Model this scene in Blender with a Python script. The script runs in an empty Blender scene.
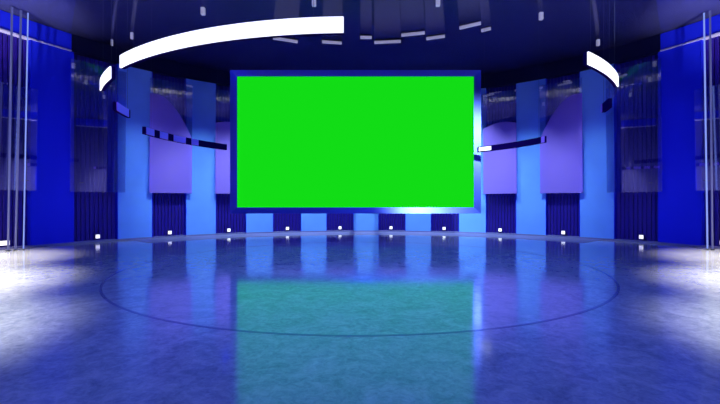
import bpy, bmesh, math, random
from mathutils import Vector, Matrix
random.seed(4)
S = bpy.context.scene
COL = S.collection
R_ = math.radians

# ------------------------------------------------------------------ camera, world, exposure
F = 404.0                                   # focal length in pixels of the 720 wide frame
CAMH = 1.5
cam = bpy.data.objects.new('camera', bpy.data.cameras.new('camera'))
COL.objects.link(cam)
cam.location = (0, 0, CAMH); cam.rotation_euler = (math.pi/2, 0, 0)
cam.data.sensor_width = 36; cam.data.lens = 36*F/720; cam.data.clip_end = 200
PX = 366.0                                  # optical axis, the frame is cropped slightly off centre
cam.data.shift_x = -(PX-360)/720
S.camera = cam
S.view_settings.view_transform = 'Standard'; S.view_settings.look = 'None'
S.view_settings.gamma = 1; S.view_settings.exposure = 0
S.view_settings.use_curve_mapping = False
w = bpy.data.worlds.new('world'); S.world = w; w.use_nodes = True
w.node_tree.nodes['Background'].inputs[0].default_value = (0.01, 0.01, 0.1, 1)
w.node_tree.nodes['Background'].inputs[1].default_value = 0.3

# the round studio: centre, wall radius, heights
YAW = 0.0
CX, CY = 8.11*math.sin(YAW), 8.11*math.cos(YAW)
RW = 12.33
HC = 1.5 + 6.00                            # ceiling where it meets the wall
CS = 0.03                                  # the ceiling rises gently towards the middle
HF = 1.5 + 5.39                            # underside of the fascia
def ceil_h(x, y):
    return HC + CS*max(0, RW + .6 - math.hypot(x-CX, y-CY))
def polar(r, deg, z=0.0):
    a = R_(deg) + YAW
    return Vector((CX + r*math.sin(a), CY + r*math.cos(a), z))

def spot(name, loc, target, energy, color, size, blend=1.0, radius=0.3):
    l = bpy.data.lights.new(name, 'SPOT'); l.energy = energy; l.color = color
    l.spot_size = R_(size); l.spot_blend = blend; l.shadow_soft_size = radius
    o = bpy.data.objects.new(name, l); COL.objects.link(o); o.location = loc
    o.rotation_euler = (Vector(target) - Vector(loc)).to_track_quat('-Z', 'Y').to_euler()
    return o

# cyan-blue washes on the pale wall columns, from the ceiling
for k in (-4, -3, 3, 4):
    e = {3: .47, 4: .22}[abs(k)]
    spot('column_wash', polar(7.9, k*12.2, HC-0.35), polar(RW, k*12.2, 1.2), 4700*e, (0.60, 0.84, 0.90), 52, 1.0, .15)
for k in range(-2, 3):
    spot('column_wash', polar(9.4, k*12.2, HC-0.2), polar(RW, k*12.2, 1.0), 2600, (0.60, 0.84, 0.90), 62, 1.0, .1)
# deep blue general light
for k in range(-6, 7):
    spot('blue_wash', polar(6.8, k*12.2, HC-0.35), polar(RW, k*12.2, 1.2), 170, (0.015, 0.01, 1.0), 75, 1.0, .1)
spot('blue_floor_wash', (0, 7.5, HC-0.3), (0, 8.5, 0), 2700, (0.12, 0.21, 1.0), 150, 1.0, 0.1)
spot('blue_floor_wash', (0, 2.0, HC-0.3), (0, 3.0, 0), 400, (0.12, 0.24, 1.0), 140, 1.0, 0.1)
# white pools at both sides
for s in (-1, 1):
    spot('side_white', (s*11.0, 9.9, HC-0.6), (s*11.0, 9.9, 0), 15500, (1.0, 0.94, 0.70), 56, 0.9, 0.3)
    spot('side_white', (s*8.7, 6.6, HC-0.6), (s*8.7, 6.6, 0), 21500, (1.0, 0.98, 0.78), 56, 0.9, 0.3)
    spot('side_white', (s*6.3, 3.9, HC-0.6), (s*6.3, 3.9, 0), 9000, (0.95, 1.0, 0.82), 50, 0.8, 0.3)
    spot('side_uplight', (s*10.6, 8.2, 0.4), (s*11.1, 12.0, HC), 9000, (1.0, 0.9, 0.6), 36, 1.0, 0.1)
# lavender wash on the wall behind the camera
for a in (100, 118, 138, 158, 180, 202, 222, 242, 260):
    spot('rear_wash', polar(5.5, a, HC-0.2), polar(RW, a, .8), 1100, (0.36, 0.30, 1.0), 70, 1.0, 0.05)
# key lamp that glints in the screen frame
spot('screen_key', (3.3, 1.2, 6.5), (3.0, 13.4, 2.8), 13000, (0.6, 0.95, 1.0), 25, 1.0, 0.25)

# ------------------------------------------------------------------ materials
def mat(name, col, rough=0.5, metal=0.0, emis=None, estr=0.0, spec=0.5, noise=None, bump=None, coat=0):
    m = bpy.data.materials.new(name); m.use_nodes = True
    nt = m.node_tree; b = nt.nodes['Principled BSDF']
    b.inputs['Base Color'].default_value = (*col, 1)
    b.inputs['Roughness'].default_value = rough; b.inputs['Metallic'].default_value = metal
    b.inputs['Specular IOR Level'].default_value = spec
    b.inputs['Coat Weight'].default_value = coat
    if emis: b.inputs['Emission Color'].default_value = (*emis, 1); b.inputs['Emission Strength'].default_value = estr
    if noise:
        sc, amt = noise
        tc = nt.nodes.new('ShaderNodeTexCoord'); n = nt.nodes.new('ShaderNodeTexNoise')
        n.inputs['Scale'].default_value = sc; n.inputs['Detail'].default_value = 6
        nt.links.new(tc.outputs['Object'], n.inputs['Vector'])
        r = nt.nodes.new('ShaderNodeValToRGB')
        r.color_ramp.elements[0].position = .3; r.color_ramp.elements[1].position = .7
        r.color_ramp.elements[0].color = (*[c*(1-amt) for c in col], 1)
        r.color_ramp.elements[1].color = (*[min(1, c*(1+amt)) for c in col], 1)
        nt.links.new(n.outputs['Fac'], r.inputs['Fac']); nt.links.new(r.outputs['Color'], b.inputs['Base Color'])
    return m

def floor_mat():
    m = bpy.data.materials.new('polished_floor'); m.use_nodes = True
    nt = m.node_tree; b = nt.nodes['Principled BSDF']; N = nt.nodes; L = nt.links
    tc = N.new('ShaderNodeTexCoord')
    def noise(scale, detail, rough, dist=0.0):
        n = N.new('ShaderNodeTexNoise'); n.inputs['Scale'].default_value = scale
        n.inputs['Detail'].default_value = detail; n.inputs['Roughness'].default_value = rough
        n.inputs['Distortion'].default_value = dist
        L.new(tc.outputs['Object'], n.inputs['Vector']); return n
    def rng(src, a, b_, lo=.3, hi=.7):
        r = N.new('ShaderNodeMapRange'); r.inputs['From Min'].default_value = lo; r.inputs['From Max'].default_value = hi
        r.inputs['To Min'].default_value = a; r.inputs['To Max'].default_value = b_
        L.new(src, r.inputs['Value']); return r
    n1 = noise(2.6, 10, .68, 1.2); n2 = noise(14, 8, .7, .8); n3 = noise(.6, 4, .5)
    mx = N.new('ShaderNodeMix'); mx.data_type = 'FLOAT'; mx.inputs[0].default_value = .45
    L.new(n1.outputs['Fac'], mx.inputs[2]); L.new(n2.outputs['Fac'], mx.inputs[3])
    cr = N.new('ShaderNodeValToRGB')
    cr.color_ramp.elements[0].position = .36; cr.color_ramp.elements[1].position = .66
    cr.color_ramp.elements[0].color = (.17, .18, .27, 1); cr.color_ramp.elements[1].color = (.42, .42, .50, 1)
    L.new(mx.outputs[0], cr.inputs['Fac']); L.new(cr.outputs['Color'], b.inputs['Base Color'])
    L.new(rng(mx.outputs[0], 0.04, .16).outputs[0], b.inputs['Roughness'])
    b.inputs['Specular IOR Level'].default_value = .9
    b.inputs['IOR'].default_value = 1.6
    b.inputs['Specular Tint'].default_value = (.58, .46, 1, 1)
    bp = N.new('ShaderNodeBump'); bp.inputs['Strength'].default_value = .07; bp.inputs['Distance'].default_value = .01
    L.new(mx.outputs[0], bp.inputs['Height']); L.new(bp.outputs[0], b.inputs['Normal'])
    return m

def sheen_mat():                             # translucent lavender film laid on a pane for the room's reflection
    m = bpy.data.materials.new('lavender_sheen'); m.use_nodes = True
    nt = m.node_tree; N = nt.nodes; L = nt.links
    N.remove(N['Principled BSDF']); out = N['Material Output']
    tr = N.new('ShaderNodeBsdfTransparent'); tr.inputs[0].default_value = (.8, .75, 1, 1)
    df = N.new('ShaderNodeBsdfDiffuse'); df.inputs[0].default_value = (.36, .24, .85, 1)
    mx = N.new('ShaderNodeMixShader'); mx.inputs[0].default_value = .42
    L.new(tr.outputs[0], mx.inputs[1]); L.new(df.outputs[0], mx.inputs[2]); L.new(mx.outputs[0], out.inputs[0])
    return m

def glass_mat():
    m = bpy.data.materials.new('tinted_reflective_glass'); m.use_nodes = True
    nt = m.node_tree; N = nt.nodes; L = nt.links
    N.remove(N['Principled BSDF']); out = N['Material Output']
    tr = N.new('ShaderNodeBsdfTransparent'); tr.inputs[0].default_value = (.88, .9, 1, 1)
    gl = N.new('ShaderNodeBsdfGlossy'); gl.inputs['Color'].default_value = (.85, .85, 1, 1); gl.inputs['Roughness'].default_value = .02
    mx = N.new('ShaderNodeMixShader'); mx.inputs[0].default_value = .24
    L.new(tr.outputs[0], mx.inputs[1]); L.new(gl.outputs[0], mx.inputs[2]); L.new(mx.outputs[0], out.inputs[0])
    return m

M = dict(
    floor=floor_mat(),
    ceiling=mat('gloss_dark_ceiling', (.04, .045, .22), .13, spec=.6),
    shell=mat('dark_blue_wall', (.02, .02, .12), .5),
    rear=mat('lavender_wall', (.38, .30, .9), .6),
    column=mat('pale_blue_panel', (.12, .29, .80), .4, noise=(1.2, .05), spec=.15),
    blue=mat('deep_blue_lit_panel', (.005, .012, .62), .35, spec=.25),  # blue light painted into side columns and side fascia; also edge trims
    rib=mat('dark_ribbed_panel', (.012, .004, .2), .4, spec=.3),
    groove=mat('dark_groove', (.01, .006, .12), .5),
    kerb=mat('blue_kerb', (.13, .13, .32), .5, spec=.4),
    fascia=mat('unlit_fascia', (.002, .003, .03), .4, spec=.2),  # near-black paints in the unlit back stretch of fascia and rim
    glass=glass_mat(), glass_sheen=sheen_mat(),
    frame=mat('blue_metal_frame', (.035, .055, .40), .29, .4),
    green=mat('green_screen', (0, 0, 0), 1, emis=(.006, .72, .008), estr=1.0, spec=0.0),
    black=mat('black_metal', (.015, .015, .03), .4, .3),
    line=mat('lit_rim', (.22, .22, .5), .4),  # lit side stretches of the same rim, painted paler
    casing=mat('dark_casing', (.005, .0008, .05), .8, spec=0.0),
    pale_piece=mat('pale_piece_mat', (.30, .12, .8), .5, spec=.2),
    led=mat('white_led', (.9, .9, .9), .5, emis=(.95, .97, 1.0), estr=1.2),
    led_small=mat('white_led_small', (.9, .9, .9), .5, emis=(.92, .88, 1.0), estr=1.0),
    dim=mat('reflection_glow', (.4, .4, .5), .5, emis=(.5, .5, .62), estr=.36),  # glow given to the built reflections at the ceiling
    inlay=mat('metal_inlay', (.17, .17, .34), .2, .25),
    tube=mat('pale_tube', (.05, .08, .3), .3, emis=(.3, .42, 1.0), estr=.75),
    tube_grey=mat('grey_tube', (.05, .05, .09), .3, 0, emis=(.22, .25, .8), estr=.3),  # weak glow painted on for light reflected along the posts
)

# ------------------------------------------------------------------ helpers
def link_mesh(name, bm, m, parent=None, smooth=False):
    bmesh.ops.recalc_face_normals(bm, faces=bm.faces)
    me = bpy.data.meshes.new(name); bm.to_mesh(me); bm.free()
    me.materials.append(m)
    if smooth:
        for p in me.polygons: p.use_smooth = True
    o = bpy.data.objects.new(name, me); COL.objects.link(o)
    if parent:
        o.parent = parent; o.matrix_parent_inverse = Matrix.Identity(4)
        o.location = -parent.location
        if parent.parent: o.location = (0, 0, 0)
    return o
def thing(name, label, cat, loc, group=None):
    o = bpy.data.objects.new(name, None); COL.objects.link(o); o.location = loc
    o.empty_display_size = .2
    o['label'] = label; o['category'] = cat
    if group: o['group'] = group
    return o
def tag(o, label, cat, group=None):
    o['label'] = label; o['category'] = cat
    if group: o['group'] = group
    return o
def struct(name, bm, m, label=None):
    o = link_mesh(name, bm, m); o['kind'] = 'structure'
    if label: o['label'] = label
    return o
def box(bm, lo, hi, mtx=None, bev=0):
    vs = [bm.verts.new((x, y, z)) for x in (lo[0], hi[0]) for y in (lo[1], hi[1]) for z in (lo[2], hi[2])]
    f = [(0,1,3,2),(4,6,7,5),(0,4,5,1),(2,3,7,6),(0,2,6,4),(1,5,7,3)]
    fs = [bm.faces.new([vs[i] for i in q]) for q in f]
    if bev:
        es = list({e for q in fs for e in q.edges})
        r = bmesh.ops.bevel(bm, geom=es, offset=bev, segments=2, affect='EDGES', profile=.5)
        vs = list({v for q in r['faces'] for v in q.verts} | {v for v in vs if v.is_valid})
    if mtx: bmesh.ops.transform(bm, matrix=mtx, verts=vs)
def arc_box(bm, pf, a0, a1, r0, r1, z0, z1, step=1.0):
    """curved bar between two radii, angles in degrees; pf(r, a, z) gives the point"""
    n = max(1, int(math.ceil(abs(a1-a0)/step)))
    full = abs(a1-a0) >= 359.99
    rings = []
    for i in range(n if full else n+1):
        a = a0 + (a1-a0)*i/n
        rings.append([bm.verts.new(pf(r, a, z)) for r, z in ((r0,z0),(r1,z0),(r1,z1),(r0,z1))])
    m = len(rings)
    for i in range(m if full else m-1):
        A, B = rings[i], rings[(i+1) % m]
        for k in range(4):
            bm.faces.new((A[k], A[(k+1)%4], B[(k+1)%4], B[k]))
    if not full:
        bm.faces.new(rings[0]); bm.faces.new(rings[-1][::-1])
def bar(bm, p, q, r, n=12):
    p, q = Vector(p), Vector(q); d = q-p
    M_ = Matrix.Translation((p+q)/2) @ d.to_track_quat('Z', 'Y').to_matrix().to_4x4()
    bmesh.ops.create_cone(bm, cap_ends=True, segments=n, radius1=r, radius2=r, depth=d.length, matrix=M_)
def local(a, r=RW, z=0):
    """matrix standing at the wall: x along it, y outwards, z up"""
    return Matrix.Translation(polar(r, a, z)) @ Matrix.Rotation(-(R_(a)+YAW), 4, 'Z')

# ------------------------------------------------------------------ the room
bm = bmesh.new(); arc_box(bm, polar, 0, 360, .001, RW+.6, -.2, 0, 3); struct('floor', bm, M['floor'])
bm = bmesh.new()
top = bm.verts.new((CX, CY, HC+CS*(RW+.6))); cap = bm.verts.new((CX, CY, HC+CS*(RW+.6)+.2))
lo = [bm.verts.new(polar(RW+.6, 3*i, HC)) for i in range(120)]; hi = [bm.verts.new(polar(RW+.6, 3*i, HC+.2)) for i in range(120)]
for i in range(120):
    j = (i+1) % 120
    bm.faces.new((lo[i], lo[j], top)); bm.faces.new((hi[j], hi[i], cap)); bm.faces.new((lo[j], lo[i], hi[i], hi[j]))
struct('ceiling', bm, M['ceiling'])
for p_ in bpy.data.objects['ceiling'].data.polygons: p_.use_smooth = len(p_.vertices) == 3
bm = bmesh.new(); arc_box(bm, polar, -92, 92, RW+.3, RW+.5, 0, HC, 2); struct('wall_back', bm, M['shell'])
bm = bmesh.new(); arc_box(bm, polar, 92, 268, RW+.3, RW+.5, 0, HC, 2); struct('wall_rear', bm, M['rear'])
bm = bmesh.new(); arc_box(bm, polar, -50, 50, RW-2.0, RW+.3, 0, .005, 1); struct('trim_6', bm, M['kerb'])
bm = bmesh.new(); arc_box(bm, polar, -90, 90, RW-.04, RW+.3, .005, .06, 1); struct('baseboard_back', bm, M['kerb'])
bm = bmesh.new(); arc_box(bm, polar, -59, 59, RW-.06, RW+.3, HF+.03, HC, 1); struct('trim_1', bm, M['fascia'])
bm = bmesh.new(); arc_box(bm, polar, -90, -59, RW-.06, RW+.3, HF+.03, HC, 1); struct('trim_4', bm, M['blue'])
bm = bmesh.new(); arc_box(bm, polar, 59, 90, RW-.06, RW+.3, HF+.03, HC, 1); struct('trim_5', bm, M['blue'])
bm = bmesh.new(); arc_box(bm, polar, -59, 59, RW-.09, RW+.3, HF-.01, HF+.03, 1); struct('trim_2', bm, M['fascia'])
bm = bmesh.new(); arc_box(bm, polar, -90, -59, RW-.09, RW+.3, HF-.01, HF+.03, 1); struct('trim_7', bm, M['line'])
bm = bmesh.new(); arc_box(bm, polar, 59, 90, RW-.09, RW+.3, HF-.01, HF+.03, 1); struct('trim_8', bm, M['line'])

# ring line let into the floor
RC = Vector((-.112, 9.84, 0)); RR = 5.31
def rp(r, deg, z=0.0):                     # ring coordinates: 0 = nearest the camera, + = to the right
    a = R_(deg); return Vector((RC.x + r*math.sin(a), RC.y - r*math.cos(a), z))
bm = bmesh.new(); arc_box(bm, rp, 0, 360, RR-.022, RR+.022, 0.0, .004, 2); struct('trim_3', bm, M['inlay'])

# ------------------------------------------------------------------ wall bays
P = 12.2; HWC = 2.95
def col_a(k): return k*P + (.6 if k > 0 else -.6)*(abs(k) >= 5)
def bay(k):                                 # centre and half width of a ribbed bay
    i = int(math.floor(k)); lo, hi = col_a(i)+HWC, col_a(i+1)-HWC
    return (lo+hi)/2, (hi-lo)/2 - .03
Z0 = .06
def side(k): return 'left' if k < 0 else 'right'
NUM = ['first', 'second', 'third', 'fourth', 'fifth', 'sixth', 'seventh']
for k in range(-6, 7):
    a = col_a(k); n = abs(k)
    m = M['blue'] if n >= 5 else M['column']
    if k == 0: lb = 'pale blue wall column in the middle, directly below the centre of the green screen'
    elif n >= 5: lb = f'wall column painted as lit deep saturated blue at the {"edge of the picture" if n==5 else "side beyond the frame"} on the {side(k)}'
    elif n == 4: lb = f'tall mid blue wall column next to the {side(k)} wall light nearest the deep blue column'
    elif n == 3: lb = f'pale blue wall column seen whole just {side(k)} of the green screen'
    elif n == 2: lb = f'pale blue wall column foot under the {side(k)} end of the green screen'
    else: lb = f'pale blue wall column foot just {side(k)} of the middle one under the green screen'
    bm = bmesh.new(); arc_box(bm, polar, a-HWC, a+HWC, RW-.02, RW+.29, Z0, HF-.01, .75)
    t = thing('lit_column', lb, 'column', polar(RW, a, Z0), 'wall columns painted as lit deep blue' if n >= 5 else 'pale blue wall columns')
    link_mesh('column_face', bm, m, t)
    bm = bmesh.new()
    for s in (-1, 1):
        arc_box(bm, polar, a+s*(HWC+.02)-.05, a+s*(HWC+.02)+.05, RW-.035, RW+.2, Z0, HF-.01, .1)
    link_mesh('edge_trim', bm, M['blue'], t)

BAYS = [i+.5 for i in range(-6, 6)]
bayname = {.5: 'under the screen nearest the middle', 1.5: 'under the screen second from the middle',
           2.5: 'beside the screen edge', 3.5: 'between two columns clear of the screen',
           4.5: 'next to the deep blue column', 5.5: 'cut off by the picture edge'}
for k in BAYS:
    a, HWB = bay(k); s = side(k); lab = bayname[abs(k)]
    t = thing('ribbed_wall_panel', f'dark blue ribbed panel on the {s}, {lab}', 'wall panel', polar(RW, a, Z0), 'dark ribbed wall panels')
    bm = bmesh.new(); arc_box(bm, polar, a-HWB, a+HWB, RW+.20, RW+.28, Z0, HF-.01, .75)
    link_mesh('backing', bm, M['groove'], t)
    bm = bmesh.new(); nr = 10; wd = 2*HWB/nr
    for i in range(nr):
        c = a - HWB + wd*(i+.5)
        # each rib is a rounded vertical batten
        pr = [(-.42, .20), (-.40, .16), (-.30, .15), (.30, .15), (.40, .16), (.42, .20)]
        lo = [bm.verts.new(polar(RW+d, c+q*wd, Z0)) for q, d in pr]
        hi = [bm.verts.new(polar(RW+d, c+q*wd, HF-.01)) for q, d in pr]
        for j in range(len(pr)):
            j2 = (j+1) % len(pr); bm.faces.new((lo[j], lo[j2], hi[j2], hi[j]))
        bm.faces.new(lo); bm.faces.new(hi[::-1])
    link_mesh('ribs', bm, M['rib'], t)

TILT = Matrix.Translation((0, 0, 1.87)) @ Matrix.Rotation(R_(1.2), 4, 'X') @ Matrix.Translation((0, 0, -1.87))
# glass panes hung in front of the ribbed panels
for k in BAYS:
    a = bay(k)[0]
    s = side(k)
    t = thing('glass_pane', f'{"lavender-sheened" if abs(k) < 4 else "clear dark"} glass pane on the {s}, {bayname[abs(k)]}', 'glass pane', polar(RW-.25, a, 1.87), 'tinted glass panes on the wall')
    hx = {.5: .74, 1.5: .74, 2.5: .74, 3.5: .84, 4.5: .92, 5.5: .69}[abs(k)]
    bm = bmesh.new(); box(bm, (-hx, -.012, 1.87), (hx, .012, HF-.35 if abs(k) < 5 else HF-1.7), local(a, RW-.25) @ TILT @ (Matrix.Rotation(R_(6 if k > 0 else -6), 4, 'Z') if abs(k) > 5 else Matrix.Identity(4)))
    link_mesh('pane', bm, M['glass'], t)
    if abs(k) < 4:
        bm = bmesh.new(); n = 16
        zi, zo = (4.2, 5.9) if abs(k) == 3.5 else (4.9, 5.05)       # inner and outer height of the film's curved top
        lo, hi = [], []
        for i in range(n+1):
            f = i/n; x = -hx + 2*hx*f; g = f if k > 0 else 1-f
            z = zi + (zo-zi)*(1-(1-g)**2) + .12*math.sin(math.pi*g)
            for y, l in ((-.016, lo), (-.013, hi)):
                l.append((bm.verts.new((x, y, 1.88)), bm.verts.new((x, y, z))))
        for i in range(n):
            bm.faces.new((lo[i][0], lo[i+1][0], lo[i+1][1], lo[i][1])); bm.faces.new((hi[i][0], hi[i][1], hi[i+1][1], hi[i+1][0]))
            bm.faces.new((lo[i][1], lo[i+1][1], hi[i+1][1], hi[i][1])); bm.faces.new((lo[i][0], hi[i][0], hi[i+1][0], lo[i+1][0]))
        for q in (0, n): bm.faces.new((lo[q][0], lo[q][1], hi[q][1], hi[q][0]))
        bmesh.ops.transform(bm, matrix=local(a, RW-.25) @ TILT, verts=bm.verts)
        fo = link_mesh('sheen', bm, M['glass_sheen'], t); fo['label'] = 'translucent lavender film standing in for a reflection, with a curved top edge'
    for q in (-.5, .5):
        for z in (2.2, HF-.6 if abs(k) < 5 else HF-2):
            bm = bmesh.new(); box(bm, (q-.012, .012, z-.012), (q+.012, .35, z+.012), local(a, RW-.25))
            link_mesh('bracket', bm, M['black'], t)

# small square lights at the foot of the ribbed panels
LT = {-5.5: -67.9, -4.5: -54.88, -3.5: -42.56, -2.5: -30.93, -1.5: -18.2, -.5: -6.1, .5: 5.87, 1.5: 18.09, 2.5: 30.3, 3.5: 42.75, 4.5: 55.96, 5.5: 67.6}
for k in BAYS:
    a = LT[k]; hw = .07 if abs(k) < 5 else .16
    t = thing('marker_light', f'small square white light low on the {side(k)}, {bayname[abs(k)]}', 'light', polar(RW, a, 0.2), 'small square lights along the foot of the wall')
    L_ = local(a, RW+.06, 0.2)
    bm = bmesh.new(); box(bm, (-hw-.015, -.03, -.085), (hw+.015, .03, .085), L_, .008); link_mesh('housing', bm, M['black'], t)
    bm = bmesh.new(); box(bm, (-hw, -.05, -.07), (hw, -.025, .07), L_, .006); link_mesh('lens', bm, M['led_small'], t)

# ------------------------------------------------------------------ the big screen
SD = 14.1; SX0, SX1 = -(PX-230)/F*SD, (481-PX)/F*SD
SZ0, SZ1 = CAMH - 11.5/F*SD, CAMH + 132/F*SD
t = thing('video_screen', 'large green video screen in a blue metal frame in front of the curved wall', 'screen', ((SX0+SX1)/2, SD, SZ0))
FW = .235
def quad(bm, pts): bm.faces.new([bm.verts.new(p) for p in pts])
BV = .045
def frame_side(pts_in, pts_out, name='frame_rail'):
    bm = bmesh.new()
    # bevelled rail: outer edge stands forward, inner edge falls back to the display
    (ax, az), (bx_, bz) = pts_in; (cx, cz), (dx, dz) = pts_out
    v = [bm.verts.new(p) for p in ((ax, SD+BV, az), (bx_, SD+BV, bz), (dx, SD, dz), (cx, SD, cz),
                                   (ax, SD+.3, az), (bx_, SD+.3, bz), (dx, SD+.3, dz), (cx, SD+.3, cz))]
    for q in ((0,1,2,3),(4,7,6,5),(0,4,5,1),(3,2,6,7),(0,3,7,4),(1,5,6,2)):
        bm.faces.new([v[i] for i in q])
    link_mesh(name, bm, M['frame'], t)
ix0, ix1, iz0, iz1 = SX0+FW, SX1-FW, SZ0+FW*.9, SZ1-FW*.9
frame_side([(ix0, iz0), (ix1, iz0)], [(SX0, SZ0), (SX1, SZ0)])
frame_side([(ix0, iz1), (ix1, iz1)], [(SX0, SZ1), (SX1, SZ1)])
frame_side([(ix0, iz0), (ix0, iz1)], [(SX0, SZ0), (SX0, SZ1)])
frame_side([(ix1, iz0), (ix1, iz1)], [(SX1, SZ0), (SX1, SZ1)])
bm = bmesh.new(); box(bm, (ix0, SD+.05, iz0), (ix1, SD+.08, iz1)); link_mesh('display', bm, M['green'], t)
bm = bmesh.new(); box(bm, (ix0, SD+.08, iz0), (ix1, SD+.28, iz1)); link_mesh('back_case', bm, M['black'], t)
for s in (-.27, .40):
    bm = bmesh.new(); box(bm, (s*1-.15, SD+.28, 3.2), (s*1-.03, RW+CY-.03, 3.35)); link_mesh('mounting_arm', bm, M['black'], t)

# ------------------------------------------------------------------ hanging ring of light bars
def ring_angle(px, near=True):
    u = (px-PX)/F
    A = 1+u*u; B = -2*(RC.y + u*RC.x); C = RC.y**2 + RC.x**2 - RR**2
    D = max(0, B*B-4*A*C); Z = (-B + (-1 if near else 1)*math.sqrt(D))/(2*A)
    return math.degrees(math.atan2(u*Z-RC.x, RC.y-Z))
ZR = CAMH + 1.985
def ring_bar(a0, a1, label, lit, name='curved_light_bar', cables=True, ZR=ZR):
    t = thing(name, label, 'ceiling light', rp(RR, (a0+a1)/2, ZR-.09), 'light bars of the hanging ring')
    bm = bmesh.new(); arc_box(bm, rp, a0, a1, RR-.05, RR-(.0 if lit else -.02), ZR-.09, ZR+.09, 1.5)
    link_mesh('housing', bm, M['casing'], t)
    if lit:
        bm = bmesh.new(); arc_box(bm, rp, a0+.05, a1-.05, RR, RR+.02, ZR-.088, ZR+.088, 1.5)
        link_mesh('diffuser', bm, M['led'], t)
    if cables:
        for q in (.1, .9):
            bm = bmesh.new(); p = rp(RR-.02, a0+(a1-a0)*q, ZR+.09)
            bar(bm, p, (p.x, p.y, ceil_h(p.x, p.y)), .0025, 6); link_mesh('cable', bm, M['black'], t)
    return t
aL = ring_angle(101); aR = ring_angle(617.5)
ring_bar(ring_angle(121), ring_angle(344), 'long bright white curved light bar hanging left of centre above the screen', True)
ring_bar(ring_angle(101.2), ring_angle(111.5), 'short bright white curved light bar at the left end of the hanging ring', True, ZR=ZR-.06)
ring_bar(ring_angle(587), ring_angle(617.2), 'short bright white curved light bar hanging at the right above the column', True)
# far half: unlit backs, their gloss painted as pale clips
def far_bar(px0, px1, label, pieces, ZR=ZR):
    a0, a1 = ring_angle(px0, False), ring_angle(px1, False)
    t = ring_bar(a0, a1, label, False, 'curved_light_bar', ZR=ZR)
    for c0, c1 in pieces:
        b0, b1 = ring_angle(c0, False), ring_angle(c1, False)
        bm = bmesh.new(); arc_box(bm, rp, b0, b1, RR-.065, RR-.045, ZR-.085, ZR+.085, 1)
        link_mesh('pale_piece', bm, M['pale_piece'], t)
far_bar(143, 226, 'dark unlit curved light bar with gloss painted as pale clips left of the green screen', [(144,152),(158,166),(172,184),(190,197)], ZR-.24)
o = far_bar(478, 546, 'dark unlit curved light bar right of the green screen', [(543,546)], ZR-.24)
b0, b1 = ring_angle(480, False), ring_angle(492, False)
bm = bmesh.new(); arc_box(bm, rp, b0, b1, RR-.07, RR-.045, ZR-.24-.06, ZR-.24+.06, 1)
tmp = [q for q in bpy.data.objects if q.get('label') == 'dark unlit curved light bar right of the green screen'][0]
tmp['label'] = 'dark curved light bar with one small lit end right of the green screen'
link_mesh('lit_segment', bm, M['led'], tmp)
far_bar(114, 128, 'small unlit piece of curved light bar before the blue column at the left', [(114,126)])
far_bar(604, 611, 'small dark square end of light bar before the blue column at the right', [(604,605)])

# ------------------------------------------------------------------ ceiling reflections built as fittings
def ceil_pt(px, py):
    h = HC - CAMH
    for _ in range(30):
        Y = F*h/(202-py); h = ceil_h((px-PX)/F*Y, Y) - CAMH
    return Vector(((px-PX)/F*Y, Y, CAMH+h))
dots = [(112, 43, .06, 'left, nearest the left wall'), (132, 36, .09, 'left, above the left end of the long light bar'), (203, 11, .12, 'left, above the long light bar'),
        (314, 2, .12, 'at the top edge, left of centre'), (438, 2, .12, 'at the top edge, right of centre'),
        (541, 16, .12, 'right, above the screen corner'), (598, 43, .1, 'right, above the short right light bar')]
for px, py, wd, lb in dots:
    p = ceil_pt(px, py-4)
    t = thing('reflection_dot', f'small pale box standing in for a ceiling reflection, {lb}', 'ceiling light', p, 'small boxes standing in for ceiling reflections')
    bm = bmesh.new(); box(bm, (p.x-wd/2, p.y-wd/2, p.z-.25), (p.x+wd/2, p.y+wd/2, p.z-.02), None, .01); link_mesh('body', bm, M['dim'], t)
    bm = bmesh.new(); bar(bm, (p.x, p.y, p.z-.03), (p.x, p.y, p.z), .03); link_mesh('mount', bm, M['black'], t)
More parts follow.
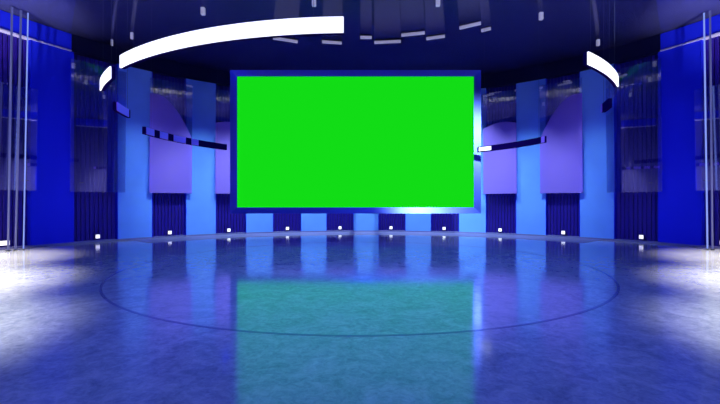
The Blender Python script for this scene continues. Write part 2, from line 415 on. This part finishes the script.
dashes = [(273, 298, 38, 'far left, just under the long bright bar'), (322, 342, 40.5, 'just under the right end of the long bright bar'), (360, 372, 35.5, 'short one above the middle of the screen'),
         (374, 401, 40, 'long low one right of the middle'), (401, 425, 32, 'long high one right of the middle'), (426, 445, 35.5, 'fourth from the right end'),
         (459, 481, 23.5, 'highest of them, at the right'), (481, 491, 27.5, 'short one at the right end')]
for x0, x1, py, lb in dashes:
    sl = -.05 if x0 > 350 else .03
    p = ceil_pt((x0+x1)/2, py); L = (x1-x0)/F*p.y
    t = thing('reflection_dash', f'dim grey strip standing in for a ring reflection, {lb}', 'ceiling light', p, 'dim strips standing in for ring reflections above the screen')
    R2 = Matrix.Translation(p) @ Matrix.Rotation(-(math.atan2(p.x-CX, p.y-CY)), 4, 'Z')
    bm = bmesh.new(); box(bm, (-L/2, -.05, -.03), (L/2, .05, 0), R2, .006); link_mesh('housing', bm, M['black'], t)
    bm = bmesh.new(); box(bm, (-L/2+.01, -.04, -.12), (L/2-.01, .04, -.028), R2, .006); link_mesh('diffuser', bm, M['dim'], t)

# ------------------------------------------------------------------ slim posts at both sides
def post(px_top, px_bot, r, m, label):
    def at(px, z):
        u = (px-PX)/F; k = RW*.95/8.11; c = 8.11
        D = 1-(1+u*u)*(1-k*k); Z = c*(1+math.sqrt(D))/(1+u*u); X = u*Z
        return Vector((X*math.cos(YAW)+Z*math.sin(YAW), -X*math.sin(YAW)+Z*math.cos(YAW), z))
    b, tp = at(px_bot, 0), at(px_top, HC)
    t = thing('side_post', label, 'post', b, 'slim upright posts at the sides')
    bm = bmesh.new(); bar(bm, b+Vector((0,0,.02)), tp, r, 16); link_mesh('tube', bm, m, t, True)
    bm = bmesh.new(); bar(bm, b, b+Vector((0,0,.03)), r*2, 20); link_mesh('base_plate', bm, M['black'], t)
post(28, 23.5, .018, M['tube'], 'slim pale blue glowing post at the left, closest to the deep blue column')
post(21, 15.5, .028, M['tube_grey'], 'slim grey post at the left, middle of the three')
post(12, 8, .028, M['tube_grey'], 'slim grey post at the left, closest to the picture edge')
post(704, 707.5, .022, M['tube'], 'slim pale blue glowing post at the right beside the deep blue column')
post(710, 712.5, .025, M['tube_grey'], 'slim grey post at the right, closest to the picture edge')
